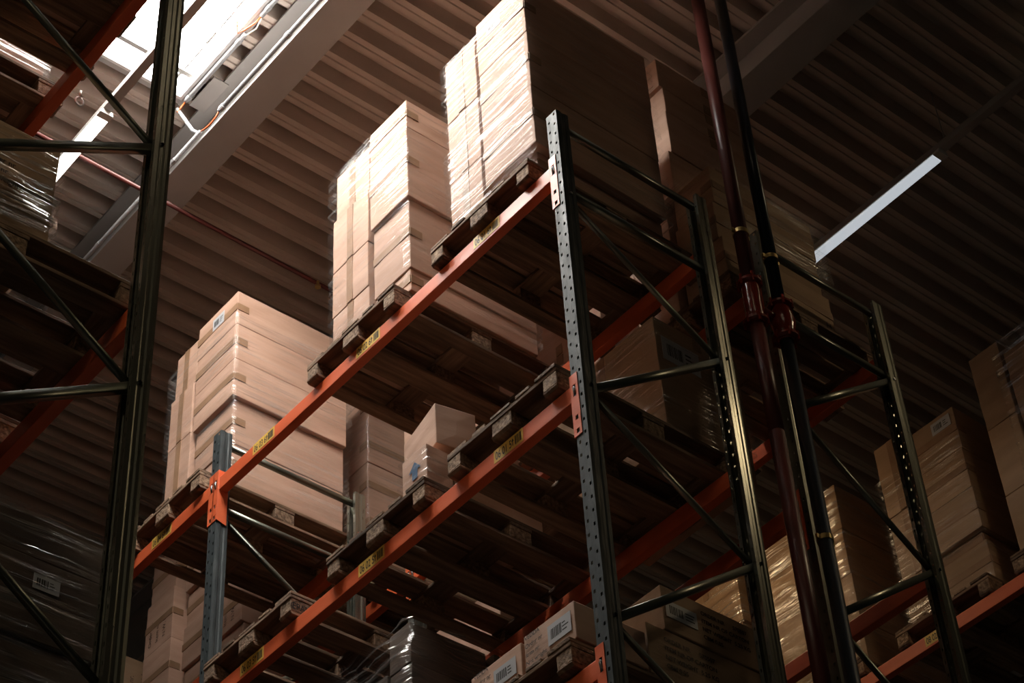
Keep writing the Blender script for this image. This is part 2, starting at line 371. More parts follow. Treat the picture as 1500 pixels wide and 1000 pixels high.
for q, (x, y, z, hl, mt) in enumerate(((-.63, 1.8, 10.10, 1.93, 'bay'), (-.63, 3.4, 10.10, 1.93, 'bay'), (-.63, 5.0, 10.10, 1.93, 'bay'), (8.67, 7.95, 11.46, 1.137, 'fill2'), (8.67, 8.80, 11.46, 1.137, 'fill2'), (8.67, 2.9, 11.10, 1.497, 'fill3'))):  # unseen lamps, added to brighten rack ends and give golden glints
    t = empty('added_fill_lamp', (x, y, z), ('first added fill lamp over the aisle left of the left rack', 'second added fill lamp over the aisle left of the left rack', 'third added fill lamp over the aisle left of the left rack', 'nearer added glint lamp in the far aisle behind the back rack', 'farther added glint lamp in the far aisle behind the back rack', 'added fill lamp over the far aisle by the cross aisle')[q], 'lamp', 'added fill lamps')
    link('reflector', MB().tube([(0, 0, 0), (0, 0, .18), (0, 0, .30)], [.27, .12, .06], 24, cap=False).mesh('reflector', MT['lampbody'], smooth=True), t)
    link('lens', MB().tube([(0, 0, .004), (0, 0, .014)], .25, 24).mesh('lens', MT[mt]), t)
    link('hanger', MB().tube([(0, 0, .30), (0, 0, hl)], .006, 8).mesh('hanger', MT['galv']), t)
fitting(8.520, 5.035, 1.55, MT['lamp2'], 'pale tube fitting glowing in the dark over the far aisle')
fitting(8.520, 2.25, 1.55, MT['lamp5'], 'warm lit tube fitting on the far aisle track by the cross aisle', tube=True)
fitting(8.520, 6.75, 1.55, MT['lamp4'], 'warm lit tube fitting on the far aisle track, behind the back rack stacks', tube=True)
fitting(8.520, 8.45, 1.55, MT['lamp4'], 'second warm tube fitting down the far aisle track', tube=True)

# ------------------------------------------------------------------ rack steel
PW, PD, PH = .080, .075, 9.965
def post_mesh():
    """folded C section, slotted web facing -X (x=0), lips at the back; local y centred"""
    h = PW/2
    # profile points (x, y) with hole kind for the strip that follows
    P = [(PD, -h+.020), (PD, -h+.013), (PD, -h+.006), (PD, -h), (.058, -h), (.050, -h+.004), (.034, -h+.004), (.026, -h), (.014, -h), (0, -h+.003),
         (0, -h+.014), (0, -h+.026), (0, -.006), (0, .006), (0, h-.026), (0, h-.014), (0, h-.003), (.014, h), (.026, h), (.034, h-.004), (.050, h-.004), (.058, h), (PD, h), (PD, h-.006), (PD, h-.013), (PD, h-.020)]
    pitch = .075
    zs = [0.0]; z = .12; holes = []
    while z < PH-.02:
        holes.append(z); z += pitch/2
    k = 0
    zl = []
    for i, hz in enumerate(holes):
        zl.append((hz-.009, hz+.009, i % 2))
    zz = [(0, zl[0][0], None)]
    for i, (a, b_, par) in enumerate(zl):
        zz.append((a, b_, par))
        nx = zl[i+1][0] if i+1 < len(zl) else PH
        zz.append((b_, nx, None))
    mb = MB(); nP = len(P)
    zc = [zz[0][0]]+[t[1] for t in zz]
    for zv in zc:
        for p in P: mb.v.append((p[0], p[1], zv))
    for i, (a, b_, par) in enumerate(zz):
        for j in range(nP-1):
            skip = False
            if par == 0 and j in (10, 23): skip = True
            if par == 1 and j in (14,): skip = True
            if par == 1 and j in (1,): skip = True
            if not skip:
                q = i*nP+j; mb.f.append((q, q+1, q+nP+1, q+nP)); mb.mi.append(0)
    me = mb.mesh('upright_post', MT['post'])
    # give the sheet a real thickness
    bm = bmesh.new(); bm.from_mesh(me)
    bmesh.ops.recalc_face_normals(bm, faces=bm.faces)
    bmesh.ops.solidify(bm, geom=list(bm.faces), thickness=-.0022)
    bm.to_mesh(me); bm.free()
    return me
POST = post_mesh()
POST_LIT = POST.copy(); POST_LIT.materials.clear(); POST_LIT.materials.append(MT['post_lit'])
FOOT = MB().quadbox(-.02, .11, -.07, .07, 0, .008).mesh('foot_plate', MT['post'])
# small punched side dimples as dark slots would be surface marks; the post carries real holes in web and lips
def frame(x, y, depth, label, nodes, rz=0, group='upright frames of the racking', rail=(9.905, 9.42)):
    """nodes: list of (z_front, z_rear) brace ends in order, horizontal rails at the top"""
    t = empty('rack_frame', (x, y, 0), label, 'rack frame', group)
    link('upright_post', POST if x == 5.0 else POST_LIT, t, (0, 0, 0.009)); link('upright_post', POST_LIT, t, (depth, 0, 0.009), (0, 0, math.pi))
    link('foot_plate', FOOT, t); link('foot_plate', FOOT, t, (depth, 0, 0), (0, 0, math.pi))
    xa, xb = .055, depth-.055
    def brace(za, zb, r, yo=0.0):
        a = Vector((xa, yo, za)); b_ = Vector((xb, yo, zb)); d = (b_-a).normalized()
        e1 = Vector((0, 1, 0)); e2 = d.cross(e1).normalized()
        # C channel with rounded corners
        hw, hh = r, r*.8
        pr = [(-hw, -hh), (-hw*.7, -hh*1.25), (hw*.7, -hh*1.25), (hw, -hh), (hw, hh), (hw*.7, hh*1.25), (-hw*.7, hh*1.25), (-hw, hh)]
        mb = MB(); n = len(pr)
        for base in (a, b_):
            for p in pr: mb.v.append(tuple(base+e1*p[0]+e2*p[1]))
        for i in range(n):
            j = (i+1) % n; mb.f.append((i, j, n+j, n+i)); mb.mi.append(0)
        mb.f.append(tuple(range(n))); mb.f.append(tuple(n+i for i in reversed(range(n)))); mb.mi += [0, 0]
        return link('brace', mb.mesh('brace', MT['brace'], smooth=True), t)
    zb_ = sorted(set([round(v, 3) for n in nodes for v in n]))
    for z in rail: brace(z, z, .016)
    for i, (zf, zr) in enumerate(nodes):
        brace(zf, zr, .019 if (zf < zr) == (rz == 0) else .0125, .0 )
    for i, (zf, zr) in enumerate(nodes):
        for (bx, bz) in ((xa-.012, zf), (xb+.012, zr)):
            link('bolt', MB().tube([(bx, -PW/2-.006, bz), (bx, PW/2+.006, bz)], .009, 6).mesh('bolt', MT['galv']), t)
    return t
def zig(zf0, zr0, step, n, first_front=True):
    out = []; f_, r_ = zf0, zr0
    for i in range(n):
        out.append((f_, r_))
        if (i % 2 == 0) == first_front: f_ -= 2*step
        else: r_ -= 2*step
    return out
YE = 5.105
nm = zig(9.36, 8.77, .645, 14)     # first diagonal from the high front node down to the rear
frame(5.0, YE, 1.06, 'tall rack frame in the picture centre with an orange connector on its front post', nm)
frame(5.0, 8.20, 1.06, 'shorter looking rack frame with the orange connector left of the picture centre', zig(9.36, 8.77, .645, 8))
nm2 = zig(8.72, 9.38, .66, 13, first_front=False)
frame(6.44, YE, 1.0, 'back rack frame standing behind the red riser pipe', nm2)
frame(6.44, 8.20, 1.0, 'back rack frame hidden deeper behind the stacks of the back rack', zig(8.72, 9.38, .66, 6, first_front=False))
npz = zig(8.85, 8.15, .655, 12, first_front=True)   # here front is the rear post (x small)
frame(1.73, YE, 1.06, 'large rack frame nearest the camera along the left edge', npz)
frame(9.60, YE, 1.06, 'rack frame across the far aisle, beyond the right edge', zig(9.36, 8.77, .645, 5))
frame(9.60, 8.20, 1.06, 'rack frame across the far aisle, behind the back rack', zig(9.36, 8.77, .645, 5))

BEAM_H, BEAM_T = .105, .055
def beam_mesh(ln):
    p = [(0, -BEAM_H), (0, -.038), (.0, -.004), (.004, 0), (BEAM_T, 0), (BEAM_T, -BEAM_H)]
    p = [(0, -BEAM_H), (.0, -.012), (.010, 0), (BEAM_T, 0), (BEAM_T, -BEAM_H)]
    mb = MB(); mb.prism([(a, b_) for a, b_ in p], 'y', 0, ln)
    return mb.mesh('box_section', MT['orange'], .003)
def rot_text(me, face): return me
def location_label(parent, y, zc, digits, w=.215, h=.078, bar=True):
    """yellow sticker on the -X face of a beam; y = right-hand end (smaller Y is right)"""
    L = link('location_label', MB().quadbox(-.0016, -.0004, y, y+w, zc-h/2, zc+h/2).mesh('location_label', MT['yellow']), parent)
    L['label'] = 'yellow location sticker'
    me = text_mesh(digits, .066, MT['ink'], 'location_number', .60, bold=.001)
    link('location_number', me, L, (-.0022, y+w-.012, zc-.024), ROT_NX)
    if bar:
        mb = MB(); yy = y+.012; rng = random.Random(digits)
        while yy < y+.060:
            wd = rng.choice((.0015, .003, .0045)); mb.quadbox(-.0024, -.0018, yy, yy+wd, zc-.026, zc+.026); yy += wd+rng.choice((.0015, .003))
        link('barcode', mb.mesh('barcode', MT['ink']), L)
        mb = MB().poly([(-.0022, y+.078, zc-.022), (-.0022, y+.072, zc-.022), (-.0022, y+.072, zc+.006), (-.0022, y+.078, zc+.006)])
        mb.poly([(-.0022, y+.066, zc+.004), (-.0022, y+.084, zc+.004), (-.0022, y+.075, zc+.024)])
        link('arrow', mb.mesh('arrow', MT['ink']), L)
    return L
def connector(parent, y, sgn, facing, ln):
    """bracket hooked over the post at one beam end; facing -1: front beam (plate at low x), +1 rear beam"""
    mb = MB()
    xo = -.0065 if facing < 0 else BEAM_T+.0025
    yi = y; yo = y+sgn*.050
    a, b_ = min(yi, yo), max(yi, yo)
    # front plate with real slots
    slots = [(-.02, .07), (-.205, .026), (-.285, .026)]
    zt, zb = .045, -.325
    zc = [zt]
    cells = []
    z = zt
    for s0, hh in slots:
        cells.append((z, s0, False)); cells.append((s0, s0-hh, True)); z = s0-hh
    cells.append((z, zb, False))
    ym = (a+b_)/2
    for (z1, z0, hole) in cells:
        if hole:
            mb.quadbox(xo, xo+.004, a, ym-.009, z0, z1); mb.quadbox(xo, xo+.004, ym+.009, b_, z0, z1)
        else: mb.quadbox(xo, xo+.004, a, b_, z0, z1)
    # side cheek along the post flank, slanted foot
    ys = y-sgn*.004
    c0, c1 = min(y, ys), max(y, ys)
    if facing < 0: pts = [(xo, zt), (.062, zt), (.062, -.345), (xo, zb)]
    else: pts = [(-.007, zt), (xo+.004, zt), (xo+.004, zb), (-.007, -.345)]
    mb.prism(pts, 'y', c0, c1)
    o = link('end_connector', mb.mesh('end_connector', MT['orange'], .001), parent)
    hk = MB(); xx = xo-.003 if facing < 0 else xo+.003
    hk.tube([(xo, ym, -.035), (xx-.004*(1 if facing < 0 else -1), ym, -.045), (xo, ym, -.078)], .005, 8)
    link('hook', hk.mesh('hook', MT['galv'], smooth=True), o)
    return o
BM = {}
def beam(x, y0, y1, ztop, label, facing=-1, labels=(), conn=(True, True), group=None):
    """box beam; x = outer (aisle) face for front beams, inner face for rear ones"""
    ln = y1-y0-.010
    t = empty('rack_beam', (x, y0+.005, ztop), label, 'rack beam', group)
    key = round(ln, 3)
    if key not in BM: BM[key] = beam_mesh(ln)
    link('box_section', BM[key], t)
    connector(t, -.0005, -1, facing, ln); connector(t, ln+.0005, 1, facing, ln)
    for (yy, dg) in labels: location_label(t, yy-y0-.005, -.050, dg)
    return t
HB = PW/2+.001
def bay(xf, depth, y0, y1, ztop, nf, nr, labels=()):
    beam(xf, y0+HB, y1-HB, ztop, nf, -1, labels)
    beam(xf+depth-BEAM_T, y0+HB, y1-HB, ztop, nr, 1)
L6, L5, L4 = 9.610, 8.108, 6.600
bay(5.0, 1.06, YE, 8.20, L6, 'bright orange front beam of the top level, with the stickers 06 01 6 to 06 03 6', 'orange rear beam under the top level pallets of the middle rack', [(5.560, '06 01 6'), (6.590, '06 02 6'), (7.590, '06 03 6')])
bay(5.0, 1.06, YE, 8.20, L5, 'orange front beam one level down, with the stickers 06 01 5 to 06 03 5', 'orange rear beam one level below the top of the middle rack', [(5.500, '06 01 5'), (6.575, '06 02 5'), (7.620, '06 03 5')])
bay(5.0, 1.06, YE, 8.20, L4, 'orange front beam at the bottom of the picture, only its connector showing on the central post', 'orange rear beam below the lowest stacks of the middle rack')
bay(5.0, 1.06, 8.20, 11.30, L6, 'orange front beam of the top level left of the second frame, with the sticker 06 04 6', 'orange rear beam of the top level left of the second frame', [(8.660, '06 04 6')])
bay(5.0, 1.06, 8.20, 11.30, L5, 'orange front beam left of the second frame, under the carton stack with printed text', 'orange rear beam under the carton stack with printed text')
bay(6.44, 1.0, YE, 8.20, L6, 'dark orange front beam of the top level of the back rack', 'dark orange rear beam of the top level of the back rack')
bay(6.44, 1.0, YE, 8.20, L5, 'dark maroon front beam of the back rack, right of the central frame', 'dark maroon rear beam of the back rack, below the glinting wrap')
bay(6.44, 1.0, 8.20, 11.70, L6, 'top level front beam of the back rack, second bay', 'top level rear beam of the back rack, second bay')
bay(9.60, 1.06, YE, 8.20, 9.590, 'orange front beam across the far aisle with the sticker 08 02 4', 'orange rear beam of the rack across the far aisle', [(6.600, '08 02 4')])
bay(9.60, 1.06, 8.20, 11.30, 9.590, 'orange front beam across the far aisle, second bay', 'orange rear beam across the far aisle, second bay')
G6, F5, E4 = 9.600, 7.320, 4.90
def pbay(z, a, b_):
    beam(1.73, YE+HB, 8.20-HB, z, a, -1); beam(1.73+1.06-BEAM_T, YE+HB, 8.20-HB, z, b_, 1)
pbay(G6, 'rear orange beam of the upper left level, outside the left edge', 'dark red-orange beam at the top left under the weathered pallets')
pbay(F5, 'rear orange beam of the middle left level, outside the left edge', 'dim orange beam at the left edge, half way down')
pbay(E4, 'rear beam under the dark wrapped stack at the lower left', 'front beam under the dark wrapped stack at the lower left')
frame(1.73, 8.20, 1.06, 'second frame of the left rack, behind the pallets', zig(8.85, 8.15, .655, 8, first_front=True))
frame(5.0, 11.30, 1.06, 'third frame of the middle rack, behind the left frame', zig(9.36, 8.77, .645, 6))
frame(6.44, 11.70, 1.0, 'third frame of the back rack, far down the row', zig(8.72, 9.38, .66, 4, first_front=False))
frame(9.60, 11.30, 1.06, 'third frame across the far aisle, far down the row', zig(9.36, 8.77, .645, 4))

# ------------------------------------------------------------------ pallets
PL, PWD, PHT = 1.225, .812, .148
def pallet_proto(seed):
    rng = random.Random(seed)
    root = bpy.data.objects.new('wooden_pallet', None); COL.objects.link(root)
    def wob(me, a=.0035):
        for v in me.vertices: v.co += Vector((rng.uniform(-a, a), rng.uniform(-a, a), rng.uniform(-a, a)*.4))
        return me
    # bottom boards along x
    for (y, w) in ((0, .10), (PWD/2-.0725, .145), (PWD-.10, .10)):
        c = .012
        mb = MB().prism([(0, .004+c), (c, .002), (PL-c, .002), (PL, .004+c), (PL, .023), (0, .023)], 'y', y+.001, y+w-.001)
        link('bottom_board', wob(mb.mesh('bottom_board', MT['wood'], .003), .001), root)
    for (x, lx) in ((0, .145), (PL/2-.0725, .145), (PL-.145, .145)):
        for (y, w) in ((0, .10), (PWD/2-.0725, .145), (PWD-.10, .10)):
            dx = rng.uniform(0, .012)
            link('block', wob(MB().quadbox(x+dx*.5, x+lx-dx*.5, y+.002, y+w-.002, .0235, .1015).mesh('block', MT['block'], .005), .0015), root)
        link('stringer_board', wob(MB().quadbox(x, x+lx, .0, PWD, .102, .1235).mesh('stringer_board', MT['woody'], .003), .001), root)
    ws = [.145, .10, .145, .10, .145]; gap = (PWD-sum(ws))/4; y = 0
    for w in ws:
        a = rng.uniform(-.006, .004)
        link('deck_board', wob(MB().quadbox(a, PL-rng.uniform(0, .006), y, y+w, .124, .146).mesh('deck_board', MT['wood'], .004), .0012), root)
        y += w+gap
    return root
PP = [pallet_proto(i) for i in (1, 2, 3)]
used = [False]*3; pcount = 0
def pallet(x, y, z, label, k=None, rz=0.0, group='wooden pallets on the racks'):
    global pcount
    k = pcount % 3 if k is None else k; pcount += 1
    if not used[k]: o = PP[k]; used[k] = True
    else: o = copy_tree(PP[k])
    o.location = (x, y, z+.0015); o.rotation_euler = (0, 0, rz)
    tag(o, label, 'pallet', group)
    return o

# ------------------------------------------------------------------ cartons
CM = {}
def carton_mesh(sx, sy, sz, mat, seed=0):
    key = (round(sx, 3), round(sy, 3), round(sz, 3), mat, seed)
    if key in CM: return CM[key]
    rng = random.Random(str(key))
    nx, ny, nz = max(2, int(sx/.1)), max(2, int(sy/.1)), max(2, int(sz/.08))
    bm = bmesh.new(); g = {}
    def vert(i, j, k):
        if (i, j, k) in g: return g[(i, j, k)]
        u, v, w = i/nx, j/ny, k/nz
        x, y, z = (u-.5)*sx, (v-.5)*sy, w*sz
        # sides belly out a little, never past the nominal size; corners crushed slightly
        bx = 1-4*(w-.5)**2; a = .004
        if i in (0, nx): x -= math.copysign(a*(1-bx*(1-4*(v-.5)**2)), x)
        if j in (0, ny): y -= math.copysign(a*(1-bx*(1-4*(u-.5)**2)), y)
        e = .0012
        x += rng.uniform(-e, e); y += rng.uniform(-e, e); z += rng.uniform(-e, e) if 0 < k < nz else 0
        g[(i, j, k)] = bm.verts.new((x, y, z)); return g[(i, j, k)]
    def face(a, b_, c, d): bm.faces.new((a, b_, c, d))
    for i in range(nx):
        for j in range(ny):
            face(vert(i, j, 0), vert(i, j+1, 0), vert(i+1, j+1, 0), vert(i+1, j, 0)); face(vert(i, j, nz), vert(i+1, j, nz), vert(i+1, j+1, nz), vert(i, j+1, nz))
    for k in range(nz):
        for i in range(nx):
            face(vert(i, 0, k), vert(i+1, 0, k), vert(i+1, 0, k+1), vert(i, 0, k+1)); face(vert(i, ny, k), vert(i, ny, k+1), vert(i+1, ny, k+1), vert(i+1, ny, k))
        for j in range(ny):
            face(vert(0, j, k), vert(0, j, k+1), vert(0, j+1, k+1), vert(0, j+1, k)); face(vert(nx, j, k), vert(nx, j+1, k), vert(nx, j+1, k+1), vert(nx, j, k+1))
    sharp = [e for e in bm.edges if len(e.link_faces) == 2 and e.link_faces[0].normal.dot(e.link_faces[1].normal) < .5]
    bm.normal_update()
    sharp = [e for e in bm.edges if len(e.link_faces) == 2 and e.link_faces[0].normal.dot(e.link_faces[1].normal) < .5]
    bmesh.ops.bevel(bm, geom=sharp, offset=.0045, segments=2, affect='EDGES', profile=.5)
    me = bpy.data.meshes.new('carton'); bm.to_mesh(me); bm.free(); me.materials.append(MT[mat])
    for p in me.polygons: p.use_smooth = False
    CM[key] = me; return me
TM = {}
def carton(x0, x1, y0, y1, z0, z1, label, mat='card', tape=None, rz=0.0, group=None, prints=(), seed=0, name='cardboard_box'):
    """closed carton filling the given box; tape: 'v' vertical strip on the -X face, 'h' level strip on -X with a tail round the -Y corner"""
    sx, sy, sz = x1-x0, y1-y0, z1-z0-.002
    o = link(name, carton_mesh(sx, sy, sz, mat, seed), None, ((x0+x1)/2, (y0+y1)/2, z0+.001), (0, 0, rz))
    tag(o, label, 'box', group)
    e = .0012; w = .028
    if tape:
        mb = MB()
        if tape == 'v':
            mb.quadbox(-sx/2-e, -sx/2+.004, -w, w, .006, sz-.006)
            mb.quadbox(-w, w, -sy/2-e, -sy/2+.004, sz-.09, sz-.006)
        if tape == 'h':
            zc = sz*.52
            mb.quadbox(-sx/2-e, -sx/2+.004, -sy/2+.004, sy/2-.004, zc-w, zc+w)
            mb.quadbox(-sx/2+.006, -sx/2+.09, -sy/2-e, -sy/2+.004, zc-w, zc+w)
        if tape == 'e':      # level strip all along the -Y side
            zc = sz*.5
            mb.quadbox(-sx/2+.006, sx/2-.006, -sy/2-e, -sy/2+.004, zc-w, zc+w)
            mb.quadbox(-sx/2-e, -sx/2+.004, -sy/2+.006, -sy/2+.09, zc-w, zc+w)
        if tape == 't':      # tails only, top and bottom
            for zc in (.045, sz-.045):
                mb.quadbox(-sx/2-e, -sx/2+.004, -w, w, zc-.038, zc+.038)
                mb.quadbox(-w, w, -sy/2-e, -sy/2+.004, zc-.038, zc+.038)
        nb = len(mb.v)//8
        for q in range(nb):
            m2 = MB(); m2.v = mb.v[q*8:q*8+8]; m2.f = [tuple(a_-0 for a_ in f_) for f_ in mb.f[:6]]; m2.mi = [0]*6
            link('tape', m2.mesh('tape', MT['tape']), o)
    for pr in prints:
        kind, face, u, v = pr[:4]      # u along the face from its left end, v height
        if face == 'x': base = lambda uu, vv, off: (-sx/2-off, sy/2-uu, vv); R_ = ROT_NX
        else: base = lambda uu, vv, off: (-sx/2+uu, -sy/2-off, vv); R_ = ROT_NY
        if kind == 'sticker':
            w_, h_ = pr[4], pr[5]
            me = MB().quadbox(0, w_, 0, h_, -.001, .0006).mesh('shipping_label', MT['paper'])
            L = link('shipping_label', me, o, base(u, v, .0012), R_); L['label'] = 'white shipping label'
            rng = random.Random(str((u, v))); mb = MB(); xx = w_*.12
            while xx < w_*.55:
                wd = rng.choice((.002, .004, .006)); mb.quadbox(xx, xx+wd, h_*.25, h_*.75, .0007, .0011); xx += wd+rng.choice((.002, .004))
            for q in range(3): mb.quadbox(w_*.62, w_*rng.uniform(.75, .92), h_*(.28+.18*q), h_*(.34+.18*q), .0007, .0011)
            link('barcode', mb.mesh('barcode', MT['ink']), L)
        if kind == 'text':
            size, body, mt = pr[4], pr[5], pr[6]; xs = pr[7] if len(pr) > 7 else 1
            for q, line in enumerate(body.split('\n')):
                link('printed_text', text_mesh(line, size, MT[mt], 'printed_text', xs, bold=.0008), o, base(u, v-q*size*1.45, .0008), R_)
        if kind == 'vtext':
            size, body, mt = pr[4], pr[5], pr[6]
            for q, line in enumerate(body.split('\n')):
                R2 = (Matrix(((1, 0, 0), (0, 1, 0), (0, 0, 1))))
                Rm = R_.to_matrix() @ Matrix.Rotation(math.pi/2, 3, 'Z')
                link('printed_text', text_mesh(line, size, MT[mt], 'printed_text'), o, base(u+q*size*1.7, v, .0008), Rm.to_euler())
        if kind == 'arrow':
            s_ = pr[4]
            mb = MB().poly([(-.2*s_, 0, 0), (.2*s_, 0, 0), (.2*s_, .5*s_, 0), (-.2*s_, .5*s_, 0)]); mb.poly([(-.45*s_, .5*s_, 0), (.45*s_, .5*s_, 0), (0, s_, 0)])
            link('printed_arrow', mb.mesh('printed_arrow', MT['inkb']), o, base(u, v, .0008), R_)
    return o
def film_wrap(rects, z0, z1, mat, label, seed=0, amp=.004, group='stretch film around pallet loads', sag=0.0, back=True):
    """rects: list of (ztop, x0, x1, y0, y1): outline up to that height. A thin skin round the load."""
    rng = random.Random(seed)
    nz = max(6, int((z1-z0)/.035)); hs = .05
    def rect(z):
        for i, r in enumerate(rects):
            if z <= r[0] or i == len(rects)-1:
                if i+1 < len(rects) and r[0]-z < .03:
                    t = 1-(r[0]-z)/.03; n_ = rects[i+1]
                    t = max(0, min(1, t))*.5
                    return [r[k]*(1-t)+n_[k]*t for k in (1, 2, 3, 4)]
                if i > 0 and z-rects[i-1][0] < .03:
                    t = .5+.5*max(0, (z-rects[i-1][0])/.03); n_ = rects[i-1]
                    return [r[k]*t+n_[k]*(1-t) for k in (1, 2, 3, 4)]
                return list(r[1:5])
    r0 = rects[0]; nx = max(3, int((r0[2]-r0[1])/hs)); ny = max(3, int((r0[4]-r0[3])/hs))
    per = []
    for i in range(nx): per.append(('s', i/nx))
    for i in range(ny): per.append(('e', i/ny))
    for i in range(nx): per.append(('n', 1-i/nx))
    for i in range(ny): per.append(('w', 1-i/ny))
    ph = [rng.uniform(0, 6.28) for _ in range(6)]
    mb = MB(); n = len(per)
    for k in range(nz+1):
        z = z0+(z1-z0)*k/nz
        x0, x1, y0, y1 = rect(z)
        for q, (sd, t) in enumerate(per):
            d = amp*(.5+.5*math.sin(q*.9+ph[0]+k*.7))+rng.uniform(0, amp*.6)
            zz = z
            if k == nz: zz += .02*math.sin(q*.35+ph[1])
            if sd == 's': p = (x0+(x1-x0)*t, y0-d, zz)
            elif sd == 'e': p = (x1+d, y0+(y1-y0)*t, zz)
            elif sd == 'n': p = (x0+(x1-x0)*t, y1+d, zz)
            else: p = (x0-d, y0+(y1-y0)*t, zz)
            mb.v.append(p)
    for k in range(nz):
        for q in range(n):
            a = k*n+q; b_ = k*n+(q+1) % n; mb.f.append((a, b_, b_+n, a+n)); mb.mi.append(0)
    me = mb.mesh('stretch_film', MT[mat], smooth=True)
    cx, cy = (r0[1]+r0[2])/2, (r0[3]+r0[4])/2
    for v in me.vertices: v.co -= Vector((cx, cy, z0))
    o = link('stretch_film', me, None, (cx, cy, z0)); tag(o, label, 'stretch film', group)
    return o
ORD = ['lowest', 'second from the bottom', 'third from the bottom', 'fourth from the bottom', 'fifth from the bottom', 'sixth from the bottom', 'seventh from the bottom', 'eighth from the bottom', 'ninth from the bottom']
def column(where, colname, x0, x1, y0, y1, zs, mat, tape, jit=.006, seed=0, prints=None, group=None, inset=None):
    rng = random.Random(seed*101+5)
    for i in range(len(zs)-1):
        a, b_ = rng.uniform(0, jit), rng.uniform(0, jit)
        ins = inset[i] if inset else 0
        top = i == len(zs)-2
        nm = ('topmost' if top and len(zs) > 2 else ORD[i])
        carton(x0+a+ins, x1-rng.uniform(0, jit), y0+b_+(ins if ins > 0 else 0), y1-rng.uniform(0, jit), zs[i], zs[i+1], '%s carton, %s of the %s' % (nm, colname, where), mat, tape,
               rng.uniform(-.004, .004), group or 'cartons of the '+where, (prints or {}).get(i, ()), seed=(i+seed) % 3)
# ------------------------------------------------------------------ loads: middle rack, top level
XP = 4.955
pallet(XP, 5.268, L6, 'weathered pallet under the tallest shining stack, beside the central post', 0)
pallet(XP, 6.402, L6, 'weathered pallet under the middle wrapped stack of the top level', 1)
pallet(XP, 8.305, L6, 'pallet under the pinkish carton stack behind the second frame', 2)
zp = L6+PHT+.002
S = 'bright stack by central post'
column(S, 'right-hand column', 5.025, 5.97, 5.262, 5.690, [zp, 9.935, 10.40, 10.86, 11.32], 'card', 'h', seed=1, prints={3: (('sticker', 'x', .10, .27, .12, .10),)}, inset=[.05, 0, 0, 0])
column(S, 'left-hand column', 5.025, 5.97, 5.700, 5.985, [zp, 10.22, 10.72, 11.24], 'card', 'v', seed=2)
film_wrap([(9.90, 5.028, 5.98, 5.262, 5.996), (12, 5.010, 5.985, 5.248, 5.998)], zp+.03, 11.22, 'film_strong', 'tight clear film round the tall bright stack by the central post', 1)
S = 'middle stack, top level'
column(S, 'right-hand column', 5.025, 5.97, 6.345, 6.715, [zp, 9.925, 10.475, 11.07, 11.31], 'card', 'h', seed=3, inset=[.03, .02, 0, 0])
column(S, 'left-hand column', 5.025, 5.97, 6.725, 7.085, [zp, 10.06, 10.42, 10.86, 11.27], 'card', 'v', seed=4, inset=[0, 0, 0, .02])
film_wrap([(9.93, 5.03, 5.98, 6.36, 7.10), (10.47, 5.02, 5.98, 6.345, 7.10), (12, 5.010, 5.985, 6.33, 7.10)], zp+.02, 11.24, 'film_strong', 'tight clear film round the middle stack of the top level', 2)
S = 'pinkish stack behind second frame'
column(S, 'right-hand column', 5.145, 6.02, 8.285, 8.755, [zp, 10.08, 10.44, 10.75, 11.05, 11.34], 'card', 'h', seed=5, inset=[.035, .03, 0, 0, 0], prints={4: (('sticker', 'x', .18, .13, .13, .10),)})
column(S, 'left-hand column', 5.145, 6.02, 8.765, 9.045, [zp, 10.02, 10.47, 10.90, 11.30], 'card', 'v', seed=6, inset=[.035, 0, 0, .02])
film_wrap([(10.05, 5.165, 6.03, 8.30, 9.06), (10.42, 5.15, 6.03, 8.288, 9.06), (12, 5.128, 6.035, 8.268, 9.06)], zp+.02, 11.12, 'film_soft', 'loose clear film round the pinkish stack behind the second frame', 3)

# ------------------------------------------------------------------ middle rack, second level
pallet(XP, 5.195, L5, 'dark pallet on the second level against the central post', 1, rz=.004)
pallet(XP, 6.192, L5, 'pallet on the second level under the two small cartons', 2)
pallet(XP, 7.322, L5, 'pallet with the black EPAL stamp on its side block', 0)
ep = link('pallet_stamp', text_mesh('EPAL', .058, MT['ink'], 'pallet_stamp', .85, bold=.001), None, (4.962, 7.3215, L5+.036), ROT_NY)
# an oval ring round the letters
mb = MB(); 
for k in range(28):
    t0, t1 = 2*math.pi*k/28, 2*math.pi*(k+1)/28
    f0 = lambda t, s: (.062+.070*s*math.cos(t), .020+.036*s*math.sin(t), 0)
    mb.poly([f0(t0, 1), f0(t1, 1), f0(t1, .93), f0(t0, .93)])
ring = mb.mesh('pallet_stamp_ring', MT['ink'])
epb = [c for c in bpy.data.objects if c.type == 'EMPTY' and c.get('label', '').startswith('pallet with the black EPAL')][0]
ep.parent = epb; ep.location = (.012, -.0015, .036)
link('pallet_stamp_ring', ring, epb, (.012, -.0012, .036), ROT_NY)
zq = L5+PHT+.002
carton(5.755, 6.36, 5.285, 6.10, zq, 9.10, 'single brown carton with a shiny white label, seen through the central frame', 'card_tan', 'v', prints=(('sticker', 'y', .04, .56, .26, .16),), seed=1)
film_wrap([(12, 5.745, 6.37, 5.272, 6.11)], zq+.02, 9.06, 'film', 'clear film on the single labelled carton seen through the central frame', 4)
